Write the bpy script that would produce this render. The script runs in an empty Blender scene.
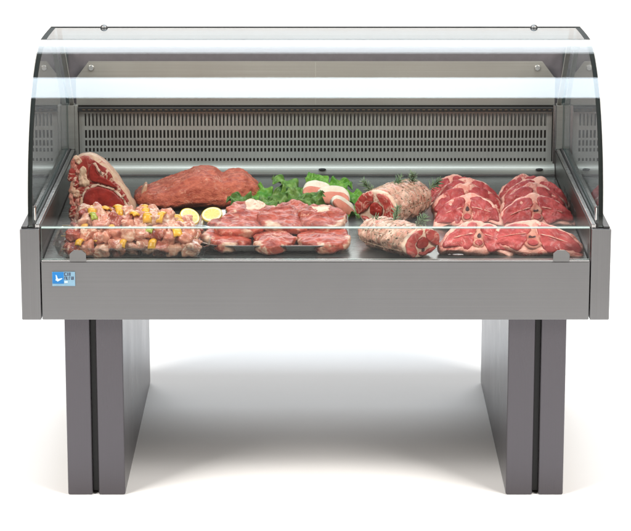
import bpy, bmesh, math, random
from mathutils import Vector, Matrix, noise, Euler
PI = math.pi
rnd = random.Random(7)
S = bpy.context.scene
COL = S.collection

# ------------------------------------------------------------------ materials
def nt(name):
    m = bpy.data.materials.new(name); m.use_nodes = True
    t = m.node_tree; t.nodes.clear()
    o = t.nodes.new('ShaderNodeOutputMaterial')
    return m, t, o
def N(t, typ, **kw):
    n = t.nodes.new(typ)
    for k, v in kw.items():
        if k.startswith('i_'):
            key = k[2:]
            key = int(key) if key.isdigit() else key.replace('_', ' ')
            n.inputs[key].default_value = v
        else: setattr(n, k, v)
    return n
def ramp(t, stops, interp='LINEAR'):
    r = t.nodes.new('ShaderNodeValToRGB'); e = r.color_ramp.elements
    r.color_ramp.interpolation = interp
    while len(e) < len(stops): e.new(0.5)
    for i, (p, c) in enumerate(stops):
        e[i].position = p; e[i].color = (*c, 1) if len(c) == 3 else c
    return r
def coords(t, scale=(1, 1, 1), jitter=True, space='Object'):
    tc = N(t, 'ShaderNodeTexCoord'); mp = N(t, 'ShaderNodeMapping')
    t.links.new(tc.outputs[space], mp.inputs['Vector']); mp.inputs['Scale'].default_value = scale
    if jitter:
        oi = N(t, 'ShaderNodeObjectInfo'); ml = N(t, 'ShaderNodeMath', operation='MULTIPLY'); ml.inputs[1].default_value = 37.0
        t.links.new(oi.outputs['Random'], ml.inputs[0]); cb = N(t, 'ShaderNodeCombineXYZ')
        for i in range(3): t.links.new(ml.outputs[0], cb.inputs[i])
        t.links.new(cb.outputs[0], mp.inputs['Location'])
    return mp.outputs[0]

def steel(name, col, rough=.35, metal=1.0, grain=(2, 400, 400), gstr=.05, var=.12, grainx=True):
    m, t, o = nt(name); b = N(t, 'ShaderNodeBsdfPrincipled')
    v = coords(t, grain, False)
    n = N(t, 'ShaderNodeTexNoise', i_Scale=1.0, i_Detail=3.0); t.links.new(v, n.inputs['Vector'])
    v2 = coords(t, (3, 3, 3), False); n2 = N(t, 'ShaderNodeTexNoise', i_Scale=1.3, i_Detail=4.0); t.links.new(v2, n2.inputs['Vector'])
    ad = N(t, 'ShaderNodeMath', operation='ADD'); t.links.new(n.outputs['Fac'], ad.inputs[0]); t.links.new(n2.outputs['Fac'], ad.inputs[1])
    ml = N(t, 'ShaderNodeMath', operation='MULTIPLY'); ml.inputs[1].default_value = .5; t.links.new(ad.outputs[0], ml.inputs[0])
    r = ramp(t, [(.3, [c*(1-var) for c in col]), (.7, [min(1, c*(1+var)) for c in col])]); t.links.new(ml.outputs[0], r.inputs[0])
    t.links.new(r.outputs[0], b.inputs['Base Color'])
    r2 = N(t, 'ShaderNodeMapRange'); r2.inputs[1].default_value = .3; r2.inputs[2].default_value = .7
    r2.inputs[3].default_value = rough*.8; r2.inputs[4].default_value = rough*1.2
    t.links.new(ml.outputs[0], r2.inputs[0]); t.links.new(r2.outputs[0], b.inputs['Roughness'])
    b.inputs['Metallic'].default_value = metal
    bp = N(t, 'ShaderNodeBump', i_Strength=gstr, i_Distance=.0004); t.links.new(n.outputs['Fac'], bp.inputs['Height']); t.links.new(bp.outputs[0], b.inputs['Normal'])
    t.links.new(b.outputs[0], o.inputs[0]); return m

def paint(name, col, rough=.5, var=.08, scale=60, spec=.5, bump=.05):
    m, t, o = nt(name); b = N(t, 'ShaderNodeBsdfPrincipled')
    n = N(t, 'ShaderNodeTexNoise', i_Scale=scale, i_Detail=4.0); t.links.new(coords(t), n.inputs['Vector'])
    r = ramp(t, [(.3, [c*(1-var) for c in col]), (.7, [min(1, c*(1+var)) for c in col])]); t.links.new(n.outputs['Fac'], r.inputs[0])
    t.links.new(r.outputs[0], b.inputs['Base Color']); b.inputs['Roughness'].default_value = rough
    b.inputs['Specular IOR Level'].default_value = spec
    bp = N(t, 'ShaderNodeBump', i_Strength=bump, i_Distance=.001); t.links.new(n.outputs['Fac'], bp.inputs['Height']); t.links.new(bp.outputs[0], b.inputs['Normal'])
    t.links.new(b.outputs[0], o.inputs[0]); return m

def glass(name, tint, f0=.05, rough=0.0):
    m, t, o = nt(name)
    lw = N(t, 'ShaderNodeLayerWeight', i_Blend=.5)
    pw = N(t, 'ShaderNodeMath', operation='POWER'); pw.inputs[1].default_value = 5.0
    t.links.new(lw.outputs['Facing'], pw.inputs[0])
    mr = N(t, 'ShaderNodeMapRange'); mr.inputs[3].default_value = f0; mr.inputs[4].default_value = 1.0
    t.links.new(pw.outputs[0], mr.inputs[0])
    tr = N(t, 'ShaderNodeBsdfTransparent'); tr.inputs[0].default_value = (*tint, 1)
    gl = N(t, 'ShaderNodeBsdfGlossy'); gl.inputs['Roughness'].default_value = rough
    mx = N(t, 'ShaderNodeMixShader'); t.links.new(mr.outputs[0], mx.inputs[0]); t.links.new(tr.outputs[0], mx.inputs[1]); t.links.new(gl.outputs[0], mx.inputs[2])
    t.links.new(mx.outputs[0], o.inputs[0]); return m

def meat(name, base, dark, fat, fat_amt=.5, scale=1.0, rough=.36, fibre=(1, 1, 1), bump=.5, sss=.12, coat=.25, speck=None, attr=None):
    m, t, o = nt(name); b = N(t, 'ShaderNodeBsdfPrincipled')
    v = coords(t, tuple(f*scale for f in fibre))
    n1 = N(t, 'ShaderNodeTexNoise', i_Scale=38.0, i_Detail=6.0, i_Roughness=.6); t.links.new(v, n1.inputs['Vector'])
    r1 = ramp(t, [(.33, dark), (.62, base)]); t.links.new(n1.outputs['Fac'], r1.inputs[0])
    # marbling: thin warped seams
    n2 = N(t, 'ShaderNodeTexNoise', i_Scale=26.0, i_Detail=5.0, i_Distortion=1.6); t.links.new(v, n2.inputs['Vector'])
    s = N(t, 'ShaderNodeMath', operation='SUBTRACT'); s.inputs[1].default_value = .5; t.links.new(n2.outputs['Fac'], s.inputs[0])
    ab = N(t, 'ShaderNodeMath', operation='ABSOLUTE'); t.links.new(s.outputs[0], ab.inputs[0])
    r2 = ramp(t, [(0.0, (1, 1, 1)), (.012+.03*fat_amt, (0, 0, 0))]); t.links.new(ab.outputs[0], r2.inputs[0])
    n3 = N(t, 'ShaderNodeTexNoise', i_Scale=15.0, i_Detail=3.0); t.links.new(v, n3.inputs['Vector'])
    r3 = ramp(t, [(.62-.25*fat_amt, (0, 0, 0)), (.80-.25*fat_amt, (1, 1, 1))]); t.links.new(n3.outputs['Fac'], r3.inputs[0])
    mu = N(t, 'ShaderNodeMath', operation='MULTIPLY'); t.links.new(r2.outputs[0], mu.inputs[0]); t.links.new(r3.outputs[0], mu.inputs[1])
    mx = N(t, 'ShaderNodeMix', data_type='RGBA'); t.links.new(mu.outputs[0], mx.inputs['Factor'])
    t.links.new(r1.outputs[0], mx.inputs[6]); mx.inputs[7].default_value = (*fat, 1)
    out = mx.outputs[2]
    if speck:
        vo = N(t, 'ShaderNodeTexNoise', i_Scale=150.0, i_Detail=2.0); t.links.new(v, vo.inputs['Vector'])
        rs = ramp(t, [(.60, (0, 0, 0)), (.68, (1, 1, 1))]); t.links.new(vo.outputs['Fac'], rs.inputs[0])
        m2 = N(t, 'ShaderNodeMix', data_type='RGBA'); t.links.new(rs.outputs[0], m2.inputs['Factor']); t.links.new(out, m2.inputs[6]); m2.inputs[7].default_value = (*speck, 1)
        out = m2.outputs[2]
    if attr:
        an = N(t, 'ShaderNodeAttribute', attribute_name=attr); m3 = N(t, 'ShaderNodeMix', data_type='RGBA')
        nf = N(t, 'ShaderNodeTexNoise', i_Scale=60.0, i_Detail=4.0); t.links.new(v, nf.inputs['Vector'])
        rf = ramp(t, [(.35, (.44, .18, .115)), (.6, (.62, .42, .30))]); t.links.new(nf.outputs['Fac'], rf.inputs[0])
        t.links.new(an.outputs['Fac'], m3.inputs['Factor']); t.links.new(out, m3.inputs[6]); t.links.new(rf.outputs[0], m3.inputs[7])
        out = m3.outputs[2]
    t.links.new(out, b.inputs['Base Color'])
    b.inputs['Roughness'].default_value = rough; b.inputs['Specular IOR Level'].default_value = .28
    b.inputs['Coat Weight'].default_value = coat; b.inputs['Coat Roughness'].default_value = .14
    b.inputs['Subsurface Weight'].default_value = sss; b.inputs['Subsurface Radius'].default_value = (1, .3, .2); b.inputs['Subsurface Scale'].default_value = .004
    n4 = N(t, 'ShaderNodeTexNoise', i_Scale=120.0, i_Detail=4.0); t.links.new(v, n4.inputs['Vector'])
    a2 = N(t, 'ShaderNodeMath', operation='ADD'); t.links.new(n4.outputs['Fac'], a2.inputs[0]); t.links.new(n1.outputs['Fac'], a2.inputs[1])
    bp = N(t, 'ShaderNodeBump', i_Strength=bump, i_Distance=.002); t.links.new(a2.outputs[0], bp.inputs['Height']); t.links.new(bp.outputs[0], b.inputs['Normal'])
    t.links.new(b.outputs[0], o.inputs[0]); return m

def leafmat(name, a, bcol):
    m, t, o = nt(name); b = N(t, 'ShaderNodeBsdfPrincipled')
    n = N(t, 'ShaderNodeTexNoise', i_Scale=45.0, i_Detail=5.0); t.links.new(coords(t), n.inputs['Vector'])
    r = ramp(t, [(.35, a), (.65, bcol)]); t.links.new(n.outputs['Fac'], r.inputs[0]); t.links.new(r.outputs[0], b.inputs['Base Color'])
    b.inputs['Roughness'].default_value = .4
    bp = N(t, 'ShaderNodeBump', i_Strength=.5, i_Distance=.002); t.links.new(n.outputs['Fac'], bp.inputs['Height']); t.links.new(bp.outputs[0], b.inputs['Normal'])
    tl = N(t, 'ShaderNodeBsdfTranslucent'); t.links.new(r.outputs[0], tl.inputs[0])
    mx = N(t, 'ShaderNodeMixShader'); mx.inputs[0].default_value = .3; t.links.new(b.outputs[0], mx.inputs[1]); t.links.new(tl.outputs[0], mx.inputs[2])
    t.links.new(mx.outputs[0], o.inputs[0]); return m

def lemonflesh(name):
    m, t, o = nt(name); b = N(t, 'ShaderNodeBsdfPrincipled')
    tc = N(t, 'ShaderNodeTexCoord'); sp = N(t, 'ShaderNodeSeparateXYZ'); t.links.new(tc.outputs['Object'], sp.inputs[0])
    at = N(t, 'ShaderNodeMath', operation='ARCTAN2'); t.links.new(sp.outputs[0], at.inputs[0]); t.links.new(sp.outputs[1], at.inputs[1])
    ml = N(t, 'ShaderNodeMath', operation='MULTIPLY'); ml.inputs[1].default_value = 4.5; t.links.new(at.outputs[0], ml.inputs[0])
    sn = N(t, 'ShaderNodeMath', operation='SINE'); t.links.new(ml.outputs[0], sn.inputs[0])
    ab = N(t, 'ShaderNodeMath', operation='ABSOLUTE'); t.links.new(sn.outputs[0], ab.inputs[0])
    ln = N(t, 'ShaderNodeVectorMath', operation='LENGTH'); t.links.new(tc.outputs['Object'], ln.inputs[0])
    r = ramp(t, [(.0, (.80, .74, .42)), (.22, (.68, .58, .17))]); t.links.new(ab.outputs[0], r.inputs[0])
    rr = ramp(t, [(.0220, (0, 0, 0)), (.0238, (1, 1, 1))]); t.links.new(ln.outputs[1], rr.inputs[0])
    mx = N(t, 'ShaderNodeMix', data_type='RGBA'); t.links.new(rr.outputs[0], mx.inputs['Factor']); t.links.new(r.outputs[0], mx.inputs[6]); mx.inputs[7].default_value = (.80, .76, .55, 1)
    t.links.new(mx.outputs[2], b.inputs['Base Color']); b.inputs['Roughness'].default_value = .3
    n = N(t, 'ShaderNodeTexNoise', i_Scale=350.0); t.links.new(tc.outputs['Object'], n.inputs['Vector'])
    bp = N(t, 'ShaderNodeBump', i_Strength=.4, i_Distance=.001); t.links.new(n.outputs['Fac'], bp.inputs['Height']); t.links.new(bp.outputs[0], b.inputs['Normal'])
    t.links.new(b.outputs[0], o.inputs[0]); return m

M = {}
M['floor'] = paint('white_sweep', (.92, .92, .92), .9, .01, 3, .1, 0)
M['fascia'] = steel('brushed_steel_front', (.195, .195, .199), .36, .9, grain=(1.2, 500, 500), var=.11, gstr=.06)
M['post'] = steel('brushed_steel_post', (.195, .195, .199), .38, .9, grain=(500, 500, 1.2), var=.11, gstr=.06)
M['legpaint'] = steel('grey_lacquer', (.096, .090, .100), .30, .8, grain=(500, 500, 3), gstr=.02, var=.05)
M['black'] = paint('black_rubber', (.012, .012, .013), .5)
M['darktrim'] = paint('dark_trim', (.012, .016, .016), .7, spec=.1)
M['deck'] = steel('deck_steel', (.25, .255, .245), .28, .85, grain=(3, 300, 300))
M['grille'] = steel('grille_steel', (.60, .585, .54), .34, .4, grain=(300, 300, 3))
M['plate'] = steel('plate_steel', (.44, .425, .385), .42, .6, grain=(2, 300, 300))
M['cove'] = steel('cove_steel', (.36, .345, .30), .4, .5, grain=(2, 300, 300))
M['rear'] = paint('rear_panel_grey', (.13, .115, .125), .6)
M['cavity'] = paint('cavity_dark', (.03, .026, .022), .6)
M['rail'] = steel('rail_steel', (.55, .55, .55), .25, 1.0)
M['chrome'] = steel('chrome', (.75, .75, .75), .12, 1.0, gstr=0)
M['gfront'] = glass('curved_glass', (.955, .968, .965), .052)
M['gside'] = glass('side_glass', (.58, .60, .62), .06)
M['gguard'] = glass('guard_glass', (.95, .965, .96), .014)
M['gtop'] = glass('top_glass', (.40, .51, .565), .025)
M['bracket'] = steel('bracket_steel', (.20, .20, .20), .45, .8)
M['fin'] = paint('slot_highlight_pale', (.85, .84, .80), .3, .03)  # near-white, imitates bright streaks in the grille slots
M['knob'] = steel('knob_metal', (.20, .20, .20), .45, 1.0, gstr=0)
M['beefmarbled'] = meat('beef_marbled', (.36, .032, .022), (.19, .010, .008), (.74, .50, .36), 1.25, sss=.03, coat=.1, rough=.45, scale=.8, bump=.8)
M['cubepale'] = meat('pork_cube_pale', (.62, .33, .225), (.42, .14, .085), (.74, .56, .43), 1.0, bump=1.0, sss=.02, coat=.4, rough=.32)
M['liner'] = steel('liner_steel', (.075, .075, .072), .35, .8, grain=(2, 300, 300))
M['bead'] = paint('bead_brown', (.13, .085, .05), .5)
M['gedge'] = paint('glass_edge_green', (.06, .16, .14), .15, .1)
M['gedgelight'] = paint('glass_edge_pale', (.58, .70, .67), .15, .05)
M['clear'] = glass('clear_plastic', (.93, .94, .93), .06, .05)
M['tray'] = steel('tray_steel', (.6, .6, .6), .2, 1.0, gstr=.01)
M['blue'] = paint('badge_blue', (.003, .15, .42), .35)
M['pale'] = paint('badge_pale', (.18, .32, .43), .4)
M['white'] = paint('badge_white', (.50, .66, .76), .4)
M['ink'] = paint('badge_ink', (.03, .035, .07), .4)
M['beef'] = meat('beef_red', (.39, .024, .014), (.21, .009, .006), (.56, .16, .10), .25, sss=.03, coat=.1, rough=.42)
M['beefround'] = meat('beef_round', (.60, .15, .085), (.35, .055, .032), (.74, .38, .26), .6, fibre=(1, 1, 1.6), bump=1.0, sss=.03, coat=.06, rough=.5, scale=1.5)
M['steak'] = meat('shin_red', (.45, .080, .046), (.19, .019, .012), (.62, .30, .20), .6, sss=.02, coat=.12, bump=1.1, fibre=(.7, 1.6, 1), attr='fatness')
M['fat'] = meat('cream_fat', (.68, .46, .31), (.58, .29, .19), (.42, .08, .05), .7, rough=.5, sss=.05, coat=.05)
M['fatpale'] = meat('pale_fat', (.76, .57, .44), (.66, .38, .27), (.48, .15, .11), .5, rough=.5, sss=.05, coat=.05)
M['bone'] = meat('bone', (.62, .29, .21), (.44, .10, .07), (.32, .04, .03), .6, rough=.5, coat=.05)
M['lambmeat'] = meat('lamb_red', (.52, .075, .070), (.31, .026, .028), (.72, .32, .26), .4, sss=.02, coat=.16, bump=.9)
M['lambfat'] = meat('lamb_fat', (.86, .47, .37), (.72, .26, .20), (.48, .06, .05), .8, rough=.45, sss=.03, coat=.14, bump=.9)
M['hole'] = paint('marrow_hole', (.05, .008, .008), .4)
M['cube'] = meat('pork_cube', (.60, .24, .15), (.36, .08, .05), (.78, .54, .41), 1.0, bump=1.0, sss=.02, coat=.4, rough=.32)
M['cubedark'] = meat('pork_cube_dark', (.36, .072, .042), (.18, .022, .014), (.60, .34, .24), .9, bump=1.0, sss=.02, coat=.4, rough=.32)
M['pepper'] = paint('yellow_pepper', (.66, .33, .022), .28, .22, 60)
M['peppergreen'] = paint('green_pepper', (.28, .30, .035), .28, .15, 40)
M['wood'] = paint('skewer_wood', (.48, .32, .16), .6)
M['rind'] = paint('lemon_rind', (.72, .48, .03), .35, .08, 220, .5, .3)
M['lemon'] = lemonflesh('lemon_flesh')
M['porkslice'] = meat('pork_slice', (.70, .27, .19), (.62, .18, .12), (.74, .42, .33), .2, bump=.25, coat=.05, sss=.05)
M['porkfat'] = meat('pork_fat', (.80, .72, .60), (.74, .60, .47), (.70, .45, .35), .15, bump=.2, sss=.08, coat=.05)
M['roastskin'] = meat('roast_skin', (.66, .40, .30), (.52, .20, .14), (.72, .56, .45), .9, speck=(.06, .05, .025), bump=1.0, sss=.04, coat=.05)
M['roastmeat'] = meat('roast_meat', (.46, .060, .048), (.27, .022, .018), (.68, .36, .28), 1.1, sss=.03, coat=.12, bump=.9)
M['string'] = paint('netting', (.50, .36, .26), .9)
M['leaf'] = leafmat('lettuce_green', (.09, .25, .03), (.28, .48, .10))
M['leafdark'] = leafmat('lettuce_dark', (.07, .19, .035), (.27, .42, .11))
M['leafbright'] = leafmat('lettuce_bright', (.10, .34, .03), (.26, .52, .07))
M['rosemary'] = leafmat('rosemary_green', (.13, .24, .12), (.34, .44, .27))

# ------------------------------------------------------------------ object helpers
def obj(name, bm, mats, parent=None, smooth=False, loc=None, rot=None):
    me = bpy.data.meshes.new(name); bmesh.ops.recalc_face_normals(bm, faces=bm.faces[:]); bm.to_mesh(me); bm.free()
    for m in (mats if isinstance(mats, (list, tuple)) else [mats]): me.materials.append(m)
    if smooth:
        for p in me.polygons: p.use_smooth = True
    o = bpy.data.objects.new(name, me); COL.objects.link(o)
    if parent: o.parent = parent
    if loc is not None: o.location = loc
    if rot is not None: o.rotation_euler = rot
    return o
def thing(name, label, cat, loc=(0, 0, 0), rot=(0, 0, 0), group=None):
    o = bpy.data.objects.new(name, None); COL.objects.link(o); o.location = loc; o.rotation_euler = rot
    o.empty_display_size = .02
    return tag(o, label, cat, group)
def tag(o, label, cat, group=None):
    o['label'] = label; o['category'] = cat
    if group: o['group'] = group
    return o
def box(bm, x0, x1, y0, y1, z0, z1, bev=0.0, seg=2):
    vs = [bm.verts.new((x, y, z)) for x in (x0, x1) for y in (y0, y1) for z in (z0, z1)]
    F = [(0, 1, 3, 2), (4, 6, 7, 5), (0, 4, 5, 1), (2, 3, 7, 6), (0, 2, 6, 4), (1, 5, 7, 3)]
    fs = [bm.faces.new([vs[i] for i in f]) for f in F]
    if bev:
        es = set(e for f in fs for e in f.edges)
        bmesh.ops.bevel(bm, geom=list(es), offset=bev, segments=seg, profile=.5, affect='EDGES')
    return bm
def B(*a, **k): return box(bmesh.new(), *a, **k)
def tube(bm, pts, r, n=6, r1=None):
    pts = [Vector(p) for p in pts]; rings = []
    for i, p in enumerate(pts):
        d = (pts[min(i+1, len(pts)-1)]-pts[max(i-1, 0)]).normalized()
        a = d.orthogonal().normalized(); b = d.cross(a)
        rr = r if r1 is None else r+(r1-r)*i/max(1, len(pts)-1)
        rings.append([bm.verts.new(p+rr*(math.cos(2*PI*k/n)*a+math.sin(2*PI*k/n)*b)) for k in range(n)])
    for i in range(len(rings)-1):
        for k in range(n): bm.faces.new((rings[i][k], rings[i][(k+1) % n], rings[i+1][(k+1) % n], rings[i+1][k]))
    for rg in (rings[0], rings[-1]):
        try: bm.faces.new(rg)
        except ValueError: pass
    return bm
def prism_x(bm, prof, x0, x1):
    a = [bm.verts.new((x0, y, z)) for y, z in prof]; b = [bm.verts.new((x1, y, z)) for y, z in prof]
    n = len(prof)
    for i in range(n): bm.faces.new((a[i], a[(i+1) % n], b[(i+1) % n], b[i]))
    bm.faces.new(a); bm.faces.new(b); return bm
def sheet_x(bm, prof, x0, x1, th):
    """an open profile in (y,z) given a thickness and run from x0 to x1"""
    n = len(prof); out = []
    for i, (y, z) in enumerate(prof):
        p, q = prof[max(0, i-1)], prof[min(n-1, i+1)]
        d = Vector((q[0]-p[0], q[1]-p[1])).normalized(); out.append((y+d.y*th, z-d.x*th))
    return prism_x(bm, list(prof)+out[::-1], x0, x1)
def displace(bm, amp, scale, seed=0, octv=4):
    bm.normal_update(); off = Vector((seed*3.1, seed*1.7, seed*5.3))
    d = [(v, v.normal.copy(), noise.fractal(v.co*scale+off, 1.0, 2.0, octv)) for v in bm.verts]
    for v, n, k in d: v.co += n*k*amp
def resample(pts, n, closed=True):
    P = [Vector(p) for p in pts]; m = len(P); dense = []
    for i in range(m):
        p0, p1, p2, p3 = P[(i-1) % m], P[i], P[(i+1) % m], P[(i+2) % m]
        for k in range(16):
            u = k/16
            dense.append(.5*((2*p1)+(p2-p0)*u+(2*p0-5*p1+4*p2-p3)*u*u+(3*p1-p0-3*p2+p3)*u**3))
    L = [0]
    for i in range(len(dense)): L.append(L[-1]+(dense[(i+1) % len(dense)]-dense[i]).length)
    out = []; j = 0
    for k in range(n):
        s = L[-1]*k/n
        while L[j+1] < s: j += 1
        f = (s-L[j])/max(1e-9, L[j+1]-L[j]); out.append(dense[j].lerp(dense[(j+1) % len(dense)], f))
    return out
def slab(outline, th, n=72, rnd_r=None, amp=.0015, scale=60, seed=0, bulge=.0, bm=None, y0=0.0, bend=None):
    """a thick slice: outline in (x,z), thickness along y (front at y0-th/2), rounded rim, rough surface"""
    own = bm is None; bm = bm or bmesh.new()
    P = resample([(x, z) for x, z in outline], n)
    c = sum(P, Vector((0, 0)))/n; r = rnd_r or th*.45
    ring_def = [(f, -th/2, 0) for f in (.12, .3, .5, .68, .82, .92)]
    ring_def += [(1, -th/2+r*(1-math.sin(a)), r*(1-math.cos(a))) for a in (PI/2, PI/4, 0)][0:0]
    rings = []
    def add(fn):
        rings.append([bm.verts.new(fn(p)) for p in P])
    for f in (.12, .3, .5, .68, .84):
        add(lambda p, f=f: (c.x+(p.x-c.x)*f*(1-r/max((p-c).length, r*1.5)), y0-th/2-bulge*(1-f*f), c.y+(p.y-c.y)*f*(1-r/max((p-c).length, r*1.5))))
    for a in (90, 60, 30, 0, -30, -60, -90):
        a_ = math.radians(a)
        def fn(p, a_=a_):
            l = (p-c).length; s = 1-(r*(1-math.cos(a_)))/max(l, r*1.5)
            y = -math.sin(a_)*r+(-(th/2-r) if a_ > 0 else (th/2-r) if a_ < 0 else 0)
            return (c.x+(p.x-c.x)*s, y0+y, c.y+(p.y-c.y)*s)
        add(fn)
    for f in (.8, .5, .2):
        add(lambda p, f=f: (c.x+(p.x-c.x)*f, y0+th/2, c.y+(p.y-c.y)*f))
    for i in range(len(rings)-1):
        for k in range(n): bm.faces.new((rings[i][k], rings[i][(k+1) % n], rings[i+1][(k+1) % n], rings[i+1][k]))
    for rg, y in ((rings[0], y0-th/2-bulge), (rings[-1], y0+th/2)):
        v = bm.verts.new((c.x, y, c.y))
        for k in range(n): bm.faces.new((rg[k], rg[(k+1) % n], v))
    bmesh.ops.recalc_face_normals(bm, faces=bm.faces[:])
    if own and amp: displace(bm, amp, scale, seed)
    if bend:
        for v in bm.verts: v.co.y += bend*v.co.x*v.co.x
    return bm
def blob(shape, nu=64, nv=40, amp=.004, scale=25, seed=0, amp2=.0012, scale2=110):
    """closed surface from shape(u dir Vector)->point"""
    bm = bmesh.new(); rows = []
    for j in range(1, nv):
        th = PI*j/nv
        rows.append([bm.verts.new(shape(Vector((math.sin(th)*math.cos(2*PI*i/nu), math.sin(th)*math.sin(2*PI*i/nu), math.cos(th))))) for i in range(nu)])
    for a, b in zip(rows, rows[1:]):
        for i in range(nu): bm.faces.new((a[i], a[(i+1) % nu], b[(i+1) % nu], b[i]))
    for rg, d in ((rows[0], Vector((0, 0, 1))), (rows[-1], Vector((0, 0, -1)))):
        v = bm.verts.new(shape(d))
        for i in range(nu): bm.faces.new((rg[i], rg[(i+1) % nu], v))
    bmesh.ops.recalc_face_normals(bm, faces=bm.faces[:])
    displace(bm, amp, scale, seed); displace(bm, amp2, scale2, seed+9)
    return bm
def deckz(y): return .628+.027*y

# ------------------------------------------------------------------ setting
bm = bmesh.new()
prof = [(-9, 0), (-4, 0), (0, 0), (3.0, 0), (6.4, 0)]+[(6.4+1.6*math.sin(a), 1.6-1.6*math.cos(a)) for a in [PI/2*i/14 for i in range(1, 15)]]+[(8.0, 3.0), (8.0, 5.0)]
rows = [[bm.verts.new((x, y, z)) for x in (-9, 9)] for y, z in prof]
for a, b in zip(rows, rows[1:]): bm.faces.new((a[0], a[1], b[1], b[0]))
fl = obj('floor', bm, M['floor'], smooth=True); fl['kind'] = 'structure'; fl['label'] = 'seamless white studio floor'

# ------------------------------------------------------------------ the counter
W = .7537; XI = .704; Z0 = .4816; ZF = .635; ZR = .7205; YB = 1.12
ct = thing('display_counter', 'stainless steel refrigerated meat counter with curved glass front on grey legs', 'display counter')
# legs: two lacquered panels a side with a dark groove
for s in (-1, 1):
    for a, b in ((.4985, .5685), (.5835, .6485)):
        x0, x1 = sorted((s*a, s*b))
        obj('leg', B(x0, x1, .03, 1.10, 0, Z0-.002, .0045, 3), M['legpaint'], ct)
    x0, x1 = sorted((s*.5690, s*.5830))
    obj('leg_spacer', B(x0, x1, .050, 1.09, .006, Z0-.003), M['black'], ct)
# lower body
obj('front_fascia', B(-.7015, .7015, .002, .020, Z0, ZF, .002), M['fascia'], ct)
obj('base_pan', B(-.7010, .7010, .021, YB-.02, Z0+.004, .600), M['post'], ct)
for s in (-1, 1):
    x0, x1 = sorted((s*XI, s*W))
    sw = obj('side_wall', B(x0, x1, 0, YB, Z0, ZR, .0025), M['post'], ct)
    x0, x1 = sorted((s*.7045, s*.716))
    obj('side_rail', B(x0, x1, .012, 1.06, ZR+.0005, ZR+.010, .002), M['rail'], ct)
    x0, x1 = sorted((s*.7170, s*.7215))
    obj('rail_gasket', B(x0, x1, .012, 1.06, ZR+.0005, ZR+.012), M['black'], ct)
    x0, x1 = sorted((s*.7340, s*.7500))
    obj('rail_gasket', B(x0, x1, .004, 1.10, ZR+.0005, ZR+.006, .001), M['black'], ct)
for s in (-1, 1):
    x0, x1 = sorted((s*.7022, s*.7036))
    obj('side_liner', B(x0, x1, .022, 1.028, .6565, ZR+.004), M['liner'], ct)
for k in range(5):
    y = .40+.075*k
    obj('vent_slot', B(.7014, .7021, y, y+.04, .668, .680), M['black'], ct)
# deck
bm = bmesh.new(); prism_x(bm, [(.021, .6215), (.021, .6280), (.03, .628), (1.0, .6550), (1.0, .6485)], -.7005, .7005)
obj('deck', bm, M['deck'], ct)
obj('deck_lip', B(-.7005, .7005, .997, 1.003, .6555, .6625, .001), M['rail'], ct)
# front ledge that carries the guard glass
obj('front_ledge', B(-.7000, .7000, .003, .0205, ZF+.0005, ZF+.004, .001), M['rail'], ct)
# cove below the grille
cv = [(1.006, .650)]+[(1.046-.040*math.cos(a), .690-.036*math.sin(PI/2-a)) for a in [PI/2*i/12 for i in range(13)]]
cv = [(1.006+.042*(1-math.cos(a)), .655+.036*math.sin(a)) for a in [PI/2*i/12 for i in range(13)]]
obj('air_cove', sheet_x(bmesh.new(), cv, -.7000, .7000, .0015), M['cove'], ct, smooth=False)
for x in (.02, .655):  # black ovals modelled in place of dark reflections on the cove
    bm = bmesh.new(); bmesh.ops.create_uvsphere(bm, u_segments=20, v_segments=10, radius=.007)
    for v in bm.verts: v.co = Vector((v.co.x*1.6, v.co.y*.6, v.co.z*.6))
    obj('dark_reflection_spot', bm, M['black'], ct, smooth=True, loc=(x, 1.008, .674))
# slotted air grille, real holes
bm = bmesh.new()
nsl = 124; pitch = 1.356/nsl; xs = [-.692]
for i in range(nsl): xs += [-.678+pitch*i+.0024, -.678+pitch*i+.0024+.0061]
xs.append(.692)
zrows = [(.6915, .7010), (.7195, .7310), (.7370, .7545), (.7605, .7845), (.7965, .8335)]
zs = [.6885]
for a, b in zrows: zs += [a, b]
zs.append(.8405)
grid = [[bm.verts.new((x, 1.050, z)) for x in xs] for z in zs]
fs = []
for j in range(len(zs)-1):
    for i in range(len(xs)-1):
        if i % 2 == 1 and j % 2 == 1: continue
        fs.append(bm.faces.new((grid[j][i], grid[j][i+1], grid[j+1][i+1], grid[j+1][i])))
ext = bmesh.ops.extrude_face_region(bm, geom=fs)
for e in ext['geom']:
    if isinstance(e, bmesh.types.BMVert): e.co.y -= .004
obj('air_grille', bm, M['grille'], ct)
# pale strips added as highlights in the top slots, and the dark cavity
bm = bmesh.new()
for i in range(nsl): 
    x = -.678+pitch*i+.0063
    box(bm, x, x+.0017, 1.0515, 1.066, .796, .835)
obj('slot_highlight_strips', bm, M['fin'], ct)
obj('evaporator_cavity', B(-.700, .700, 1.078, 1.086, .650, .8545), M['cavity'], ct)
# gasket with a beaded line above the grille
g = obj('grille_gasket', B(-.695, .695, 1.030, 1.0485, .8412, .8535, .002), M['black'], ct)
bm = bmesh.new()
for i in range(86): box(bm, -.68+.016*i, -.68+.016*i+.008, 1.0288, 1.0299, .846, .849)
obj('bead_strip', bm, M['bead'], g)
for s in (-1, 1):
    x0, x1 = sorted((s*.6945, s*.7035))
    obj('corner_post', B(x0, x1, 1.030, 1.055, .656, .860, .001), M['rail'] if s > 0 else M['plate'], ct)
    x0, x1 = sorted((s*.7042, s*.7225))
    obj('corner_post', B(x0, x1, 1.030, 1.075, .7310, .860, .001), M['plate'], ct)
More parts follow.
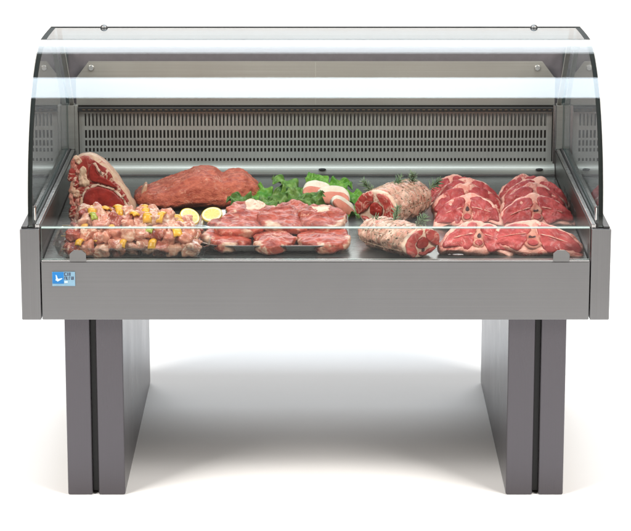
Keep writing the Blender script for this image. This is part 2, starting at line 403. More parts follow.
# upper steel back plate with cut corners and two screws
bm = bmesh.new()
pp = [(-.700, .8560), (.700, .8560), (.700, .935), (.662, .985), (-.662, .985), (-.700, .935)]
f1 = [bm.verts.new((x, 1.060, z)) for x, z in pp]; f2 = [bm.verts.new((x, 1.066, z)) for x, z in pp]
bm.faces.new(f1); bm.faces.new(f2)
for i in range(6): bm.faces.new((f1[i], f1[(i+1) % 6], f2[(i+1) % 6], f2[i]))
bp_ = obj('back_plate', bm, M['plate'], ct)
for x in (-.655, .648):
    bm = bmesh.new(); bmesh.ops.create_cone(bm, cap_ends=True, segments=20, radius1=.009, radius2=.007, depth=.004)
    obj('screw', bm, M['chrome'], bp_, loc=(x, 1.0578, .966), rot=(PI/2, 0, 0))
obj('plate_seam', B(-.0006, .0006, 1.0595, 1.0600, .858, .983), M['grille'], bp_)
obj('rear_panel', B(-.7340, .7340, 1.090, 1.105, .60, 1.0435), M['rear'], ct)
# glass profile
prof = [(.456-.437*math.cos(a), ZR+.002+.42*math.sin(a)) for a in [PI/2*i/48 for i in range(49)]]
prof += [(.52, 1.1420), (.60, 1.1402), (.70, 1.1370)]
prof[0] = (.019, ZR+.003)
KT = 49
bm = sheet_x(bmesh.new(), prof[:KT-1], -.7345, .7345, .004)
gl = obj('curved_glass', bm, [M['gfront'], M['gedge'], M['gedgelight']], ct, smooth=False)
for p in gl.data.polygons:
    n = p.normal
    if abs(n.x) > .9: p.material_index = 1
    elif p.center.z < ZR+.004 and n.z < -.5: p.material_index = 2
    else: p.use_smooth = True
me = gl.data
for e in me.edges: pass
# sharp between glass face and ends
bmx = bmesh.new(); bmx.from_mesh(me)
for e in bmx.edges:
    if len(e.link_faces) == 2 and e.link_faces[0].normal.angle(e.link_faces[1].normal, 0) > .6: e.smooth = False
bmx.to_mesh(me); bmx.free()
tg = obj('top_glass', sheet_x(bmesh.new(), prof[KT-2:], -.7190, .7190, .004), [M['gtop'], M['gedge']], ct)
for p in tg.data.polygons:
    if abs(p.normal.x) > .9: p.material_index = 1
obj('rear_glass_trim', B(-.7340, .7340, .7005, .708, 1.1335, 1.1385, .001), M['darktrim'], ct)
for s in (-1, 1):
    x0, x1 = sorted((s*.7195, s*.7345))
    obj('top_edge_trim', sheet_x(bmesh.new(), prof[KT-2:], x0, x1, .0045), M['darktrim'], ct)
inner = [(y+.006*0, z) for y, z in prof]
def offset(pr, th):
    out = []
    for i, (y, z) in enumerate(pr):
        p, q = pr[max(0, i-1)], pr[min(len(pr)-1, i+1)]
        d = Vector((q[0]-p[0], q[1]-p[1])).normalized(); out.append((y+d.y*th, z-d.x*th))
    return out
in5, in14 = offset(prof, .0050), offset(prof, .0150)
for s in (-1, 1):
    # side pane
    pane = [(y, max(z, ZR+.003)) for y, z in in14]+[(1.085, 1.015), (1.085, ZR+.013), (.05, ZR+.013)][:2]
    x0, x1 = sorted((s*.7235, s*.7325))
    so = obj('side_glass', prism_x(bmesh.new(), pane, x0, x1), [M['gside'], M['gedge']], ct)
    for p in so.data.polygons:
        if abs(p.normal.x) < .5: p.material_index = 1
    # dark edge strip behind the curved glass
    band = in5+in14[::-1]
    x0, x1 = sorted((s*.7235, s*.7340))
    obj('edge_trim', prism_x(bmesh.new(), band, x0, x1), M['darktrim'], ct)
    # slanting arm that carries the top
    x0, x1 = sorted((s*.7060, s*.7180))
    arm = [(1.040, .8605), (1.055, .8605), (.722, 1.1325), (.704, 1.1325)]
    obj('support_arm', prism_x(bmesh.new(), arm, x0, x1), M['plate'], ct)
    # hinge clip at the front lower corner
    x0, x1 = sorted((s*.7165, s*.7230))
    obj('glass_clip', B(x0, x1, .040, .062, ZR+.012, ZR+.050, .003), M['chrome'], ct)
for x in (-.585, .604):
    bm = bmesh.new(); bmesh.ops.create_uvsphere(bm, u_segments=24, v_segments=14, radius=.0105)
    for v in bm.verts: v.co.z *= .8
    obj('glass_knob', bm, M['knob'], ct, smooth=True, loc=(x, .690, 1.1385))
# guard glass and the pale lower rim of the curved glass
obj('glass_rim', B(-.7000, .7000, .0140, .0180, ZR-.0015, ZR+.0022, .0005), M['gedgelight'], ct)
go = obj('guard_glass', B(-.7000, .7000, .0085, .0135, ZF+.0045, ZR+.002), [M['gguard'], M['gedgelight']], ct)
for p in go.data.polygons:
    if abs(p.normal.y) < .5: p.material_index = 1
for x in (-.607, .628):
    bm = bmesh.new(); w0, w1 = .021, .017
    pts = [(-w0, ZF-.004), (w0, ZF-.004), (w0, ZF+.016), (w1*.6, ZF+.025), (-w1*.6, ZF+.025), (-w0, ZF+.016)]
    a = [bm.verts.new((px, .0015, z)) for px, z in pts]; b = [bm.verts.new((px, .0080, z)) for px, z in pts]
    a = [v for v in a]; bm.faces.new(a); bm.faces.new(b)
    for i in range(6): bm.faces.new((a[i], a[(i+1) % 6], b[(i+1) % 6], b[i]))
    for v in bm.verts:
        if v.co.z < ZF and v.co.y > .005: v.co.y = .0019
    obj('glass_bracket', bm, M['bracket'], ct, loc=(x, -.001, .0045))
# badge
bd = obj('badge', B(-.6738, -.6150, -.0006, .0015, .5715, .6090, .0006), M['pale'], ct)
obj('emblem', B(-.6730, -.6440, -.0011, -.0007, .5780, .6085), M['blue'], bd)
def poly_y(pts, y0, y1):
    bm = bmesh.new(); a = [bm.verts.new((x, y0, z)) for x, z in pts]; b = [bm.verts.new((x, y1, z)) for x, z in pts]
    n = len(pts); bm.faces.new(a); bm.faces.new(b)
    for i in range(n): bm.faces.new((a[i], a[(i+1) % n], b[(i+1) % n], b[i]))
    return bm
obj('emblem_bird', poly_y([(-.6645, .6015), (-.6618, .6000), (-.6600, .5935), (-.6580, .5905), (-.6490, .5925), (-.6470, .5912), (-.6545, .5865), (-.6600, .5835), (-.6625, .5860), (-.6655, .5872), (-.6638, .5905)], -.0015, -.0012), M['white'], bd)
bm = bmesh.new()
def stroke(x0, x1, z0, z1): box(bm, x0, x1, -.0011, -.0007, z0, z1)
X = -.6425
for w_, segs in (((.0062), 'LTB'), (.0055, 'LR'), (.0060, 'L')):      # upper row of dark letters
    if 'L' in segs: stroke(X, X+.0019, .5985, .6075)
    if 'R' in segs: stroke(X+w_-.0017, X+w_, .5985, .6075)
    if 'T' in segs: stroke(X+.0020, X+w_, .6058, .6075)
    if 'B' in segs: stroke(X+.0020, X+w_, .5985, .6002)
    X += w_+.0012
X = -.6425
for w_, segs in ((.0052, 'LRT'), (.0046, 'LB'), (.0048, 'LT'), (.0046, 'LRB'), (.0040, 'L')):
    if 'L' in segs: stroke(X, X+.0016, .5885, .5965)
    if 'R' in segs: stroke(X+w_-.0014, X+w_, .5885, .5965)
    if 'T' in segs: stroke(X+.0017, X+w_-.0015, .5951, .5965)
    if 'B' in segs: stroke(X+.0017, X+w_-.0015, .5885, .5899)
    X += w_+.0008
obj('badge_lettering', bm, M['ink'], bd)
obj('badge_stripe', B(-.6425, -.6340, -.0011, -.0007, .5800, .5845), M['white'], bd)

# ------------------------------------------------------------------ rib roast
rt = thing('rib_roast', 'tall beef rib roast with red eye, cream fat edge and bones, leaning in left corner', 'beef joint', (-.577, .43, deckz(.43)+.002), (-.17, 0, math.radians(1)))
ol = [(-.085, .0), (-.092, .045), (-.086, .085), (-.084, .130), (-.080, .170), (-.062, .186), (-.036, .190), (-.012, .180), (.020, .152), (.050, .110), (.078, .062), (.086, .035), (.078, .004), (.02, .0), (-.04, -.002)]
obj('fat_cap', slab(ol, .16, 96, .022, .0035, 40, 3, y0=.08), M['fat'], rt, True)
face = [(-.084, .004), (-.090, .045), (-.084, .085), (-.082, .130), (-.076, .168), (-.060, .181), (-.040, .182), (-.020, .172), (.010, .148), (.040, .108), (.069, .060), (.078, .034), (.073, .006), (.02, .002), (-.04, .0)]
obj('marbled_face', slab(face, .016, 110, .005, .0045, 45, 31, bulge=.001), M['beefmarbled'], rt, True)
eye = [(-.044, .010), (-.052, .055), (-.044, .088), (-.012, .098), (.028, .086), (.058, .055), (.064, .028), (.048, .008), (.0, .004)]
obj('eye_muscle', slab(eye, .016, 80, .005, .0022, 50, 5, bulge=.002, y0=-.006), M['beef'], rt, True)
def seam(pts, r, sd, mt='fatpale'):
    bm = bmesh.new(); P = [Vector((x, -.0105, z)) for x, z in pts]; fine = []
    for p, q in zip(P, P[1:]): fine += [p.lerp(q, k/6) for k in range(6)]
    tube(bm, fine+[P[-1]], r, 9); displace(bm, .0035, 90, sd)
    for v in bm.verts: v.co.y = -.0095+(v.co.y+.0095)*.4
    obj('fat_seam', bm, M[mt], rt, True)
seam([(-.056, .062), (-.045, .092), (-.012, .104), (.030, .092), (.060, .062), (.070, .034)], .0032, 1)
seam([(-.060, .020), (-.058, .050), (-.054, .070)], .003, 2, 'fat')
seam([(.012, .122), (-.008, .142), (-.022, .164)], .004, 4)
obj('fat_patch', slab([(-.058, .100), (-.066, .130), (-.058, .152), (-.046, .150), (-.040, .128), (-.034, .108), (-.044, .098)], .012, 70, .004, .006, 55, 15, y0=-.0065), M['fat'], rt, True)
obj('cap_muscle', slab([(-.032, .116), (-.036, .140), (-.030, .160), (-.020, .156), (-.014, .136), (.012, .120), (.036, .102), (.040, .094), (.024, .098), (-.006, .108)], .014, 56, .005, .0015, 60, 6, y0=-.0065), M['beef'], rt, True)
obj('side_muscle', slab([(.046, .002), (.040, .014), (.056, .024), (.074, .018), (.070, .0)], .016, 40, .006, .001, 60, 8, y0=-.006), M['beef'], rt, True)
for i, (x, z, a, l) in enumerate(((-.078, .162, .25, .030), (-.066, .172, -.6, .024), (-.080, .132, .1, .034), (-.070, .146, -.4, .026), (-.080, .098, .05, .036), (-.072, .112, -.3, .026), (-.084, .066, -.1, .034), (-.070, .080, .3, .022), (-.078, .034, .15, .040), (-.066, .052, -.2, .026), (-.062, .020, .5, .026))):
    hw = .0052+.002*(i % 3)
    bm = slab([(-hw, -l/2), (-hw*1.3, 0), (-hw*.7, l/2), (hw*.8, l/2), (hw*1.1, 0), (hw, -l/2)], .016, 40, .005, .003, 80, 20+i, y0=0)
    obj('rib_bone', bm, [M['bone'], M['fat'], M['beefmarbled']][i % 3], rt, True, loc=(x, -.005, z), rot=(0, a, 0))

# ------------------------------------------------------------------ beef round
bt = thing('beef_round', 'large coarse-grained red beef round joint lying behind the lemons', 'beef joint', (-.330, .66, deckz(.66)), (0, 0, .06))
def roundshape(d):
    e = .62
    sx, sy, sz = [math.copysign(abs(c)**e, c) for c in d]
    x = sx*.176; k = (x+.176)/.352
    top = .050+.050*math.exp(-((k-.56)/.26)**2)+.030*math.exp(-((k-.88)/.13)**2)-.010*math.exp(-((k-.70)/.035)**2)
    return Vector((x, sy*.095+.012*sz, max(.001, top*.5+sz*top*.5)))
bmr = blob(roundshape, 150, 84, .006, 20, 4, .0016, 120)
for v in bmr.verts:      # coarse diagonal grain of the cut muscle
    g_ = noise.noise(Vector((v.co.x*26+v.co.z*45, v.co.y*20, v.co.z*190-v.co.x*170)))
    v.co.y += .0022*g_*(1 if v.co.y < .02 else 0); v.co.z += .0010*g_
obj('joint', bmr, M['beefround'], bt, True)
obj('fat_edge', slab([(-.006, .0), (-.009, .03), (-.005, .058), (.004, .060), (.006, .03), (.004, .0)], .05, 40, .004, .001, 80, 2), M['fat'], bt, True, loc=(-.158, -.02, .004), rot=(0, .25, 0))

# ------------------------------------------------------------------ skewers on a clear tray
def roundrect(w, d, r, n=8):
    out = []
    for cx, cy, a0 in ((w/2-r, d/2-r, 0), (-w/2+r, d/2-r, PI/2), (-w/2+r, -d/2+r, PI), (w/2-r, -d/2+r, 1.5*PI)):
        for i in range(n+1):
            a = a0+PI/2*i/n; out.append((cx+r*math.cos(a), cy+r*math.sin(a)))
    return out
def tray_mesh(w, d, r, h, lip, th=.0015, flare=.01):
    bm = bmesh.new(); rings = []
    for (g, z) in ((-.012, 0), (0, .004), (flare, h), (flare+lip, h+.001), (flare+lip, h+.001-th), (flare+th, h-th*1.5), (th, .004+th), (-.012, th)):
        rings.append([bm.verts.new((x, y, z)) for x, y in roundrect(w+2*g, d+2*g, r+g)])
    order = rings
    n = len(rings[0])
    for a, b in zip(order, order[1:]):
        for i in range(n): bm.faces.new((a[i], a[(i+1) % n], b[(i+1) % n], b[i]))
    bm.faces.new(rings[0]); bm.faces.new(rings[-1])
    return bm
TL = math.atan(.027)
kt = obj('clear_tray', tray_mesh(.375, .215, .03, .032, .006), M['clear'], None, False, loc=(-.475, .150, deckz(.15)+.0035), rot=(TL, 0, 0))
tag(kt, 'shallow clear plastic tray with rounded corners under the meat skewers', 'tray')
def chunk(sx, sy, sz, seed, amp=.004):
    bm = bmesh.new(); bmesh.ops.create_cube(bm, size=1.0)
    bmesh.ops.subdivide_edges(bm, edges=bm.edges[:], cuts=6, use_grid_fill=True)
    for v in bm.verts:
        c = v.co*2; p = 5.0
        l = (abs(c.x)**p+abs(c.y)**p+abs(c.z)**p)**(1/p); m_ = max(abs(c.x), abs(c.y), abs(c.z))
        q = c*(m_/max(l, 1e-6)); v.co = Vector((q.x*sx/2, q.y*sy/2, q.z*sz/2))
    bmesh.ops.recalc_face_normals(bm, faces=bm.faces[:])
    sh = [noise.noise(Vector((seed*1.37, k*4.1, .3))) for k in range(6)]
    for v in bm.verts:
        x, y, z = v.co
        v.co = Vector((x+sh[0]*y*.55+sh[1]*z*.5, y*(1+sh[2]*x*14)+sh[3]*z*.5, z*(1+sh[4]*x*14)+sh[5]*y*.4))
    displace(bm, amp*2.1, 48, seed, 3); displace(bm, .0016, 170, seed+3, 3)
    return bm
def pepper_bm(seed):
    bm = bmesh.new(); w, h, n = .034+.008*((seed*7) % 3)/2, .018+.005*((seed*5) % 3)/2, 8
    a, b = [], []
    for j in range(5):
        for i in range(n+1):
            u = i/n-.5; v = j/4-.5
            z = .011*(1-4*u*u)+.003*(1-4*v*v)
            a.append(bm.verts.new((v*h, u*w, z))); 
    for j in range(5):
        for i in range(n+1):
            u = i/n-.5; v = j/4-.5
            z = .011*(1-4*u*u)+.003*(1-4*v*v)-.0045
            b.append(bm.verts.new((v*h*.92, u*w*.95, z)))
    k = n+1
    for j in range(4):
        for i in range(n):
            q = (j*k+i, j*k+i+1, (j+1)*k+i+1, (j+1)*k+i)
            bm.faces.new([a[t_] for t_ in q]); bm.faces.new([b[t_] for t_ in q[::-1]])
    rim = [i for i in range(n)]+[j*k+n for j in range(4)]+[4*k+n-i for i in range(n)]+[(4-j)*k for j in range(4)]
    for i in range(len(rim)):
        p, q = rim[i], rim[(i+1) % len(rim)]; bm.faces.new((a[p], b[p], b[q], a[q]))
    bmesh.ops.recalc_face_normals(bm, faces=bm.faces[:])
    displace(bm, .001, 90, seed, 2)
    return bm
SK = [  # y, z above deck, x shift, yaw, label
 (.074, .018, .000, .03, 'front skewer of pink meat at the bottom of the pile, against the low glass'),
 (.112, .018, .004, -.05, 'second skewer from the front in the bottom layer of the pile'),
 (.150, .018, -.003, .02, 'third skewer from the front in the bottom layer of the pile'),
 (.188, .018, .002, -.02, 'fourth skewer from the front in the bottom layer of the pile'),
 (.226, .018, .002, .03, 'rearmost skewer in the bottom layer of the pile, beside the rib roast'),
 (.090, .046, -.006, -.06, 'front skewer of the middle layer, its cubes seen through the low glass'),
 (.130, .047, .0, .05, 'second skewer of the middle layer with yellow pepper between its cubes'),
 (.170, .047, -.004, -.04, 'third skewer of the middle layer, below the top skewers'),
 (.210, .047, -.012, .03, 'rearmost skewer of the middle layer, in front of the rib roast'),
 (.135, .074, -.014, .08, 'front skewer on top of the pile with bright yellow pepper pieces'),
 (.178, .075, -.020, -.07, 'middle skewer on top of the pile, between two others'),
 (.215, .073, -.026, .06, 'rear skewer on top of the pile, nearest the rib roast')]
seed = 100
for si, (y, dz, sx, yaw, lab) in enumerate(SK):
    sk = thing('meat_skewer', lab, 'skewer', (-.475+sx, y, deckz(y)+.004+dz), (0, 0, yaw), 'skewers of pork cubes and yellow pepper')
    bm = bmesh.new(); HL = .178 if dz < .06 else .132
    tube(bm, [(-HL, 0, 0), (HL-.01, 0, 0), (HL, 0, 0)], .0016, 6, .0007); obj('stick', bm, M['wood'], sk, True)
    n = 9 if dz < .06 else 7
    L = .338 if dz < .03 else .316 if dz < .06 else .245
    x = -L/2
    pat = rnd.sample(range(1, n), 4)
    step = L/(n)
    for c in range(n):
        seed += 1
        w = step*rnd.uniform(1.0, 1.3)
        bm = chunk(w, .040*rnd.uniform(.8, 1.2), .033*rnd.uniform(.82, 1.15), seed, .0046)
        o = obj('meat_cube', bm, M[rnd.choice(('cubedark', 'cube', 'cube', 'cubepale', 'cubepale'))], sk, True, loc=(x+step/2, rnd.uniform(-.006, .006), rnd.uniform(-.004, .006)), rot=(rnd.uniform(-3, 3), rnd.uniform(-.25, .25), rnd.uniform(-.35, .35)))
        if c in pat:
            green = rnd.random() < .07
            ph = rnd.uniform(-.9, .7)
            obj('pepper_piece', pepper_bm(seed), M['peppergreen' if green else 'pepper'], sk, True, loc=(x, math.sin(-ph)*.0165, .0145*math.cos(ph)), rot=(ph, 0, rnd.uniform(-.5, .5)))
        x += step

# ------------------------------------------------------------------ lemons
def lemon(loc, rot, label, r=.0275):
    t = thing('lemon_half', label, 'lemon', loc, rot, 'lemon halves')
    bm = bmesh.new(); rows = []
    for j in range(14):
        a = PI/2*j/14; rr = r*math.cos(a); z = -r*1.12*math.sin(a)-(.003*max(0, (j-10)/4)**2)
        rows.append([bm.verts.new((rr*math.cos(2*PI*i/40), rr*math.sin(2*PI*i/40), z)) for i in range(40)])
    for a, b in zip(rows, rows[1:]):
        for i in range(40): bm.faces.new((a[i], a[(i+1) % 40], b[(i+1) % 40], b[i]))
    v = bm.verts.new((0, 0, -r*1.12-.005))
    for i in range(40): bm.faces.new((rows[-1][i], rows[-1][(i+1) % 40], v))
    bm.faces.new(rows[0]); displace(bm, .0004, 250, 2, 2); obj('rind', bm, M['rind'], t, True)
    bm = bmesh.new(); c = bm.verts.new((0, 0, .0016)); rg = [[bm.verts.new((q*r*math.cos(2*PI*i/48), q*r*math.sin(2*PI*i/48), .0016-.0012*(q > .92))) for i in range(48)] for q in (.35, .7, .93)]
    for i in range(48): bm.faces.new((rg[0][i], rg[0][(i+1) % 48], c))
    for a, b in zip(rg, rg[1:]):
        for i in range(48): bm.faces.new((a[i], a[(i+1) % 48], b[(i+1) % 48], b[i]))
    obj('flesh', bm, M['lemon'], t, True)
    return t
lemon((-.331, .235, .703), (math.radians(34), math.radians(24), 0), 'lemon half tilted to the right, next to the top skewers')
lemon((-.279, .385, .676), (math.radians(30), math.radians(-6), 0), 'lemon half facing up, between beef round and steak tray', .0285)

# ------------------------------------------------------------------ tray of steaks
tt = obj('steel_tray', tray_mesh(.36, .36, .06, .022, .010), M['tray'], None, False, loc=(-.112, .290, deckz(.29)+.0035), rot=(TL, 0, 0))
tag(tt, 'polished steel tray with rounded corners holding the pile of red steaks', 'tray')
def steak(loc, rot, w, d, th, seed, label, fatspot=None, bonespot=None):
    r_ = random.Random(seed); t = thing('meat_steak', label, 'steak', loc, rot, 'thick red steaks on the steel tray')
    ol = []
    for i in range(12):
        a = 2*PI*i/12+r_.uniform(-.16, .16); k = r_.uniform(.80, 1.16)
        c, s_ = math.cos(a), math.sin(a); q = (abs(c)**3.2+abs(s_)**3.2)**(-1/3.2)
        ol.append((w/2*k*c*q*.93, d/2*k*s_*q*.93))
    bm = slab(ol, th, 120, th*.36, 0, 38, seed, bulge=.001)
    bmesh.ops.subdivide_edges(bm, edges=[e for e in bm.edges if e.calc_length() > .006], cuts=1, use_grid_fill=True)
    bmesh.ops.triangulate(bm, faces=[f for f in bm.faces if len(f.verts) > 4])
    bm.normal_update(); off = Vector((seed*2.3, seed*.7, 1.0)); mv = []
    for v in bm.verts:
        h = .011*noise.noise(v.co*14+off)+.0034*(1-2.6*abs(noise.noise(Vector((v.co.x*20, v.co.y*44, v.co.z*30))+off)))+.0020*(1-2.6*abs(noise.noise(Vector((v.co.x*50, v.co.y*120, v.co.z*80))+off*2)))+.001*noise.noise(v.co*200)
        mv.append((v, v.normal.copy(), h-.004))
    for v, n_, h in mv: v.co += n_*h
    bm.transform(Matrix.Rotation(-PI/2, 4, 'X'))   # lay the slice flat, front face up
    lean = obj('lean', bm, M['steak'], t, True)
    at = lean.data.attributes.new('fatness', 'FLOAT', 'POINT')      # tissue: a band of fat along part of the rim
    for v, q_ in zip(lean.data.vertices, at.data):
        c = v.co; q = noise.noise(Vector((c.x*20, c.y*20, seed*1.3)))+.30*noise.noise(Vector((c.x*110, c.y*110, c.z*110)))
        lat = min(1, max(0, ((c.x/w)**2+(c.y/d)**2-.15)/.05))
        q_.value = max(min(1, max(0, (q-.16)/.10))*lat, min(1, max(0, (q-.46)/.08)))
    def patch(name, x, y, fw, fd, th_, sd, z, rx=.1, mt='fatpale'):
        o2 = [(fw*math.cos(2*PI*i/10)*r_.uniform(.7, 1.2), fd*math.sin(2*PI*i/10)*r_.uniform(.7, 1.2)) for i in range(10)]
        bm = slab(o2, th_, 52, th_*.35, .0026, 60, sd, bulge=.001); displace(bm, .0012, 150, sd)
        bm.transform(Matrix.Rotation(-PI/2, 4, 'X'))
        obj(name, bm, M[mt], t, True, loc=(x, y, z), rot=(rx, 0, r_.uniform(-.3, .3)))
    if fatspot: patch('fat', *fatspot, .014, seed+5, th/2-.0015)
    if bonespot: patch('bone', bonespot[0], bonespot[1], bonespot[2], bonespot[2]*.85, .007, seed+7, th/2+.004, .42)
    return t
zb = deckz(.2)+.006
steak((-.225, .165, zb+.016), (.10, .03, .1), .150, .14, .027, 11, 'lower steak at the front left of the tray')
steak((-.105, .150, zb+.015), (.12, .0, .3), .130, .13, .027, 12, 'small lower steak at the front middle of the tray')
steak((.015, .180, zb+.016), (.08, -.06, .2), .150, .17, .028, 13, 'lower steak at the front right of the tray, touching its rim')
steak((-.200, .330, zb+.016), (.0, .0, .5), .17, .17, .028, 14, 'lower steak at the back left of the tray, under the others')
steak((-.020, .350, zb+.018), (.0, .0, 1.2), .17, .17, .028, 15, 'lower steak at the back right of the tray under the lettuce')
steak((-.190, .225, zb+.046), (.26, .06, .1), .155, .14, .026, 16, 'upper left steak with a pale rim, lying across two others')
steak((-.175, .325, zb+.056), (.20, .0, .3), .15, .14, .026, 17, 'upper steak with a round pale bone, beside the right lemon half', bonespot=(.010, .0, .027))
steak((-.082, .265, zb+.046), (.30, .10, .4), .155, .15, .026, 18, 'upper middle steak in the centre of the pile, in front of the lettuce')
steak((.018, .275, zb+.048), (.22, -.05, .2), .135, .15, .027, 19, 'upper right steak with a square patch of white fat', fatspot=(.000, .022, .030, .020))
steak((-.050, .345, zb+.048), (.14, .0, 1.0), .13, .13, .025, 20, 'uppermost steak at the back of the pile, touching the lettuce')

# ------------------------------------------------------------------ greens
def leaf(loc, rot, w, l, seed, label, mat, curl=1.0, grp='salad leaves behind the steaks'):
    bm = bmesh.new(); nu, nv = 26, 22; g = []
    r_ = random.Random(seed); ph = r_.uniform(0, 6); kf = r_.uniform(1.6, 2.4)
    for j in range(nv+1):
        v = j/nv; row = []
        hw = w/2*(math.sin(PI*min(1, v*.86+.10))**.7)
        for i in range(nu+1):
            u = i/nu*2-1
            frill = abs(u)**2*.011*curl*math.sin(v*17*kf/2+ph+(1.3 if u > 0 else 0))+.005*curl*math.sin(u*7+ph)*math.sin(v*11+ph)
            z = frill+.006*u*u-.018*curl*(v*1.0-.35)**2*3+.008*noise.noise(Vector((u*3, v*5, seed)))+.002*abs(math.sin(u*9+v*6))
            edge = 1+.07*math.sin(v*15+seed+(1.7 if u > 0 else 0))*u*u
            row.append(bm.verts.new((u*hw*edge, (v-.4)*l, z)))
        g.append(row)
    for a, b in zip(g, g[1:]):
        for i in range(nu): bm.faces.new((a[i], a[i+1], b[i+1], b[i]))
    geo = bmesh.ops.extrude_face_region(bm, geom=bm.faces[:])
    for e in geo['geom']:
        if isinstance(e, bmesh.types.BMVert): e.co.z += .0006
    t = tag(obj('lettuce_leaf', bm, mat, None, True, loc=loc, rot=rot), label, 'salad leaf', grp)
    bm = bmesh.new(); tube(bm, [(0, (v-.4)*l, -.018*curl*(v-.35)**2*3+.0012) for v in [k/10 for k in range(0, 9)]], .0014, 6, .0005)
    for k in range(2, 8):
        v = k/10; z = -.018*curl*(v-.35)**2*3+.0012
        for s in (-1, 1):
            tube(bm, [(0, (v-.4)*l, z), (s*w*.16, (v-.32)*l, z+.002), (s*w*.28, (v-.25)*l, z+.003)], .0006, 4, .0002)
    obj('leaf_vein', bm, M['leafbright'], t, True)
    return t
R = math.radians
leaf((-.193, .47, .682), (R(35), R(-10), R(40)), .075, .10, 1, 'dark green leaf curled between beef round and steaks', M['leafdark'], 1.2)
leaf((-.140, .46, .680), (R(30), R(10), R(-30)), .07, .085, 2, 'dark green leaf beside the round pale bone', M['leafdark'], 1.1)
leaf((-.150, .60, .676), (R(42), R(0), R(15)), .07, .10, 3, 'bright green leaf tip standing beside the beef round', M['leafbright'])
leaf((-.085, .52, .682), (R(55), R(-8), R(-10)), .090, .095, 4, 'big ruffled green leaf standing upright in the middle of the salad', M['leafdark'], 1.4)
leaf((-.060, .56, .688), (R(36), R(20), R(30)), .085, .10, 5, 'ruffled green leaf leaning over the big upright one', M['leaf'], 1.4)
leaf((-.005, .47, .690), (R(55), R(-15), R(-20)), .07, .08, 6, 'curly dark green leaf in front of the pink slices', M['leafdark'], 1.5)
leaf((.005, .70, .690), (R(42), R(10), R(10)), .075, .095, 7, 'tall bright green leaf rising behind the white fat slices', M['leafbright'])
leaf((.060, .69, .684), (R(30), R(15), R(-40)), .070, .09, 8, 'broad bright green leaf lying behind the right pink slice', M['leafbright'])
leaf((.105, .62, .668), (R(20), R(20), R(-70)), .06, .08, 9, 'bright green leaf between pale slice and rear rolled roast', M['leafbright'])
leaf((.105, .50, .652), (R(10), R(5), R(-60)), .06, .08, 10, 'small flat green leaf below the pale slice', M['leaf'])
leaf((-.065, .68, .684), (R(36), R(0), R(60)), .08, .11, 11, 'green leaf lying at the back of the salad near the deck rear', M['leaf'])

# ------------------------------------------------------------------ pork slices
def pork(loc, rot, w, h, seed, label):
    t = thing('pork_slice', label, 'pork slice', loc, rot, 'pink pork slices with white fat')
    o1 = [(-w*.5, -h*.1), (-w*.42, h*.32), (-w*.1, h*.5), (w*.3, h*.46), (w*.5, h*.15), (w*.48, -h*.25), (w*.1, -h*.48), (-w*.3, -h*.42)]
    obj('fat', slab(o1, .020, 64, .008, .0012, 60, seed, bulge=.002), M['porkfat'], t, True)
    o2 = [(x*.93, z*.64-h*.16) for x, z in o1]
    obj('lean', slab(o2, .012, 56, .005, .0008, 60, seed+1, bulge=.0025, y0=-.0075), M['porkslice'], t, True)
pork((.005, .610, .690), (R(-38), R(12), R(-10)), .082, .066, 31, 'left pink pork slice with a white fat edge, behind the salad')
pork((.048, .575, .684), (R(-40), R(4), R(8)), .090, .066, 32, 'middle pink pork slice under a thick white fat edge')
pork((.075, .510, .668), (R(-48), R(38), R(15)), .082, .056, 33, 'lowest pork slice with broad creamy fat, beside the tray rim')

